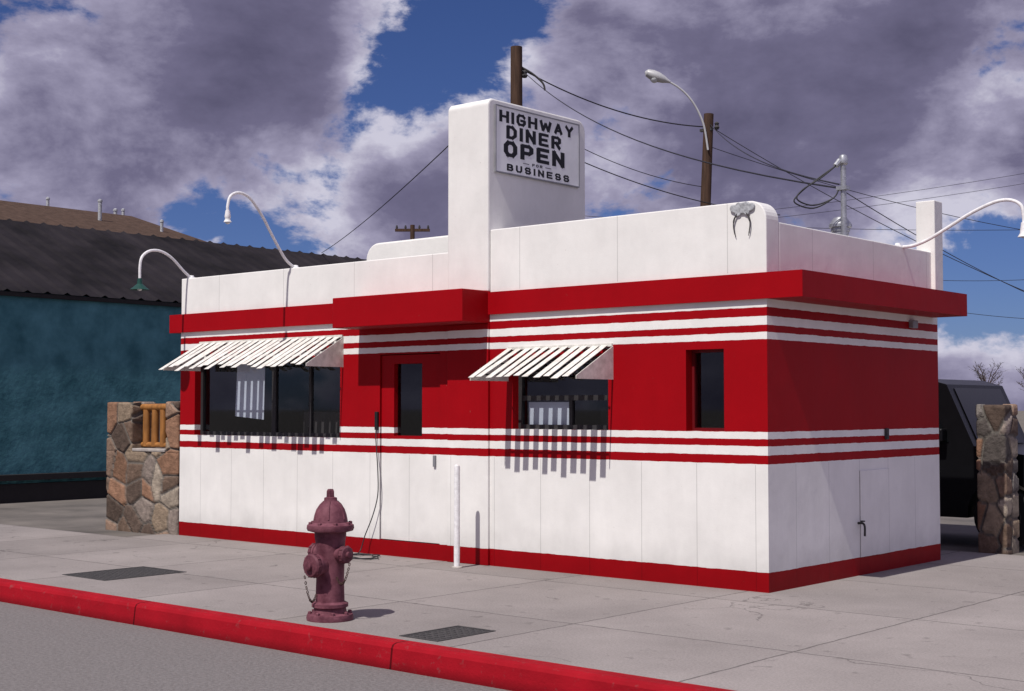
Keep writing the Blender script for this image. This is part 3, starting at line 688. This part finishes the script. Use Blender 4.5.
# ------------------------------------------------------------------ distant bare trees at right
def tree(px, fwd, h, w, label, seed):
    rnd = random.Random(seed); g = ground_at(px, fwd)
    t = thing('tree', g, label, 'tree', 'bare distant trees at the right')
    k = MB(); k.tube([g, g+UPZ*h*.3+RT*.1, g+UPZ*h*.6], [.14, .10, .05], 8); c = MB()
    for i in range(20):
        a = rnd.uniform(0, 6.28); z0 = h*rnd.uniform(.25, .6); e = g+Vector((math.cos(a)*w*rnd.uniform(.3, 1), math.sin(a)*w*rnd.uniform(.3, 1), z0+h*rnd.uniform(.12, .40)))
        k.tube([g+UPZ*z0, (g+UPZ*z0).lerp(e, .5)+UPZ*.2, e], [.045, .03, .012], 5)
        for j in range(14):
            p = (g+UPZ*z0).lerp(e, rnd.uniform(.4, 1)); q = p+Vector((rnd.gauss(0, .35), rnd.gauss(0, .35), rnd.uniform(.1, .6)))
            c.tube([p, p.lerp(q, .5)+Vector((rnd.gauss(0, .05), 0, 0)), q], [.012, .008, .004], 4)
            for m in range(3):
                o2 = p.lerp(q, rnd.uniform(.5, 1)); s = rnd.uniform(.03, .07)
                u = Vector((rnd.uniform(-1, 1), rnd.uniform(-1, 1), rnd.uniform(-1, 1))).normalized(); v = u.cross(Vector((.3, .7, .5))).normalized()
                c.add([o2-u*s, o2+v*s*.5, o2+u*s, o2-v*s*.5], [(0, 1, 2, 3)])
    k.build('trunk', m_wood, t)
    c.build('crown', m_leaf, t, auto=False)
tree(987, 130, 6.2, 1.6, 'small bare tree far behind the black vehicle', 1)
tree(1034, 150, 6.4, 2.2, 'bare far tree at the right edge of the view', 2)

# ------------------------------------------------------------------ light and sky
SUN = Vector((.055, -.70, 1.05)).normalized()
sd = bpy.data.lights.new('sun', 'SUN'); sd.energy = 4.6; sd.angle = math.radians(.5); sd.color = (1, .96, .895)
so = bpy.data.objects.new('sun', sd); COL.objects.link(so); so.rotation_euler = SUN.to_track_quat('Z', 'Y').to_euler(); so.location = (0, -20, 30)
w = bpy.data.worlds.new('World'); scene.world = w; w.use_nodes = True
nt = w.node_tree; bg = nt.nodes['Background']; bg.inputs['Strength'].default_value = .1
sky = nn(nt, 'ShaderNodeTexSky'); sky.sky_type = 'NISHITA'; sky.sun_disc = False
sky.sun_elevation = math.asin(SUN.z); sky.sun_rotation = math.atan2(SUN.x, SUN.y); sky.altitude = 1500
tc = nn(nt, 'ShaderNodeTexCoord')
nv = nn(nt, 'ShaderNodeVectorMath', operation='NORMALIZE'); lk(nt, tc.outputs['Generated'], nv.inputs[0]); D = nv.outputs[0]
s3 = nn(nt, 'ShaderNodeSeparateXYZ'); lk(nt, D, s3.inputs[0])
Pp = scalev(nt, D, (2.5, 2.5, 4.2))
n1 = noise(nt, Pp, 2.6, 11, .60, .15)
dens = math_n(nt, 'ADD', n1, .055)
def bump_at(px, py, rad, amt):
    dn = nn(nt, 'ShaderNodeVectorMath', operation='DISTANCE'); lk(nt, D, dn.inputs[0]); dn.inputs[1].default_value = ray(px, py).normalized()
    return mapr(nt, dn.outputs['Value'], 0, rad, amt, 0, True)
for (px, py, rad, amt) in ((440, 60, .115, -.16), (170, 205, .12, -.15), (300, 235, .08, -.10), (990, 310, .12, -.14), (640, 205, .08, -.05), (390, 180, .08, .07), (470, 170, .06, .05),
                           (110, 95, .13, .10), (230, 70, .12, .10), (820, 90, .2, .11), (620, 60, .09, .09), (930, 230, .06, .05)):
    dens = math_n(nt, 'ADD', dens, bump_at(px, py, rad, amt))
mask = mapr(nt, dens, .435, .505, 0, 1, True)
# light and shade inside the clouds: density compared with the density a little higher up, towards the light
up = nn(nt, 'ShaderNodeVectorMath', operation='ADD'); lk(nt, Pp, up.inputs[0]); up.inputs[1].default_value = (.02, -.02, .13)
n1b = noise(nt, up.outputs[0], 2.6, 7, .60, .15)
n2 = noise(nt, Pp, 6.0, 8, .60, .2)
th = math_n(nt, 'ADD', dens, math_n(nt, 'MULTIPLY', math_n(nt, 'SUBTRACT', n2, .5), .26))
th = math_n(nt, 'ADD', th, math_n(nt, 'MULTIPLY', math_n(nt, 'SUBTRACT', n1b, n1), .55))
for (px, py, rad, amt) in ((390, 105, .06, -.12), (330, 205, .05, -.06), (950, 250, .09, -.14)):
    th = math_n(nt, 'ADD', th, bump_at(px, py, rad, amt))
rp = nn(nt, 'ShaderNodeValToRGB'); lk(nt, mapr(nt, th, .42, .82, 0, 1), rp.inputs[0])
els = rp.color_ramp.elements
els[0].position = 0; els[0].color = (.60, .585, .70, 1); els[1].position = 1; els[1].color = (.080, .075, .135, 1)
e = els.new(.2); e.color = (.34, .32, .45, 1); e = els.new(.48); e.color = (.160, .148, .243, 1)
hi = math_n(nt, 'MULTIPLY', mapr(nt, s3.outputs[2], .30, .62, 10, 12, True), mapr(nt, s3.outputs[0], .05, .6, 1, 1.5, True))  # extra brightness added to unseen clouds overhead and at right, filling the side wall
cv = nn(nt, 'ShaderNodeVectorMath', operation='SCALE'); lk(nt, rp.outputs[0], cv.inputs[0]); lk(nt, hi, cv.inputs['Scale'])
skt = mixc(nt, 1, sky.outputs[0], (.27, .34, .60), 'MULTIPLY')
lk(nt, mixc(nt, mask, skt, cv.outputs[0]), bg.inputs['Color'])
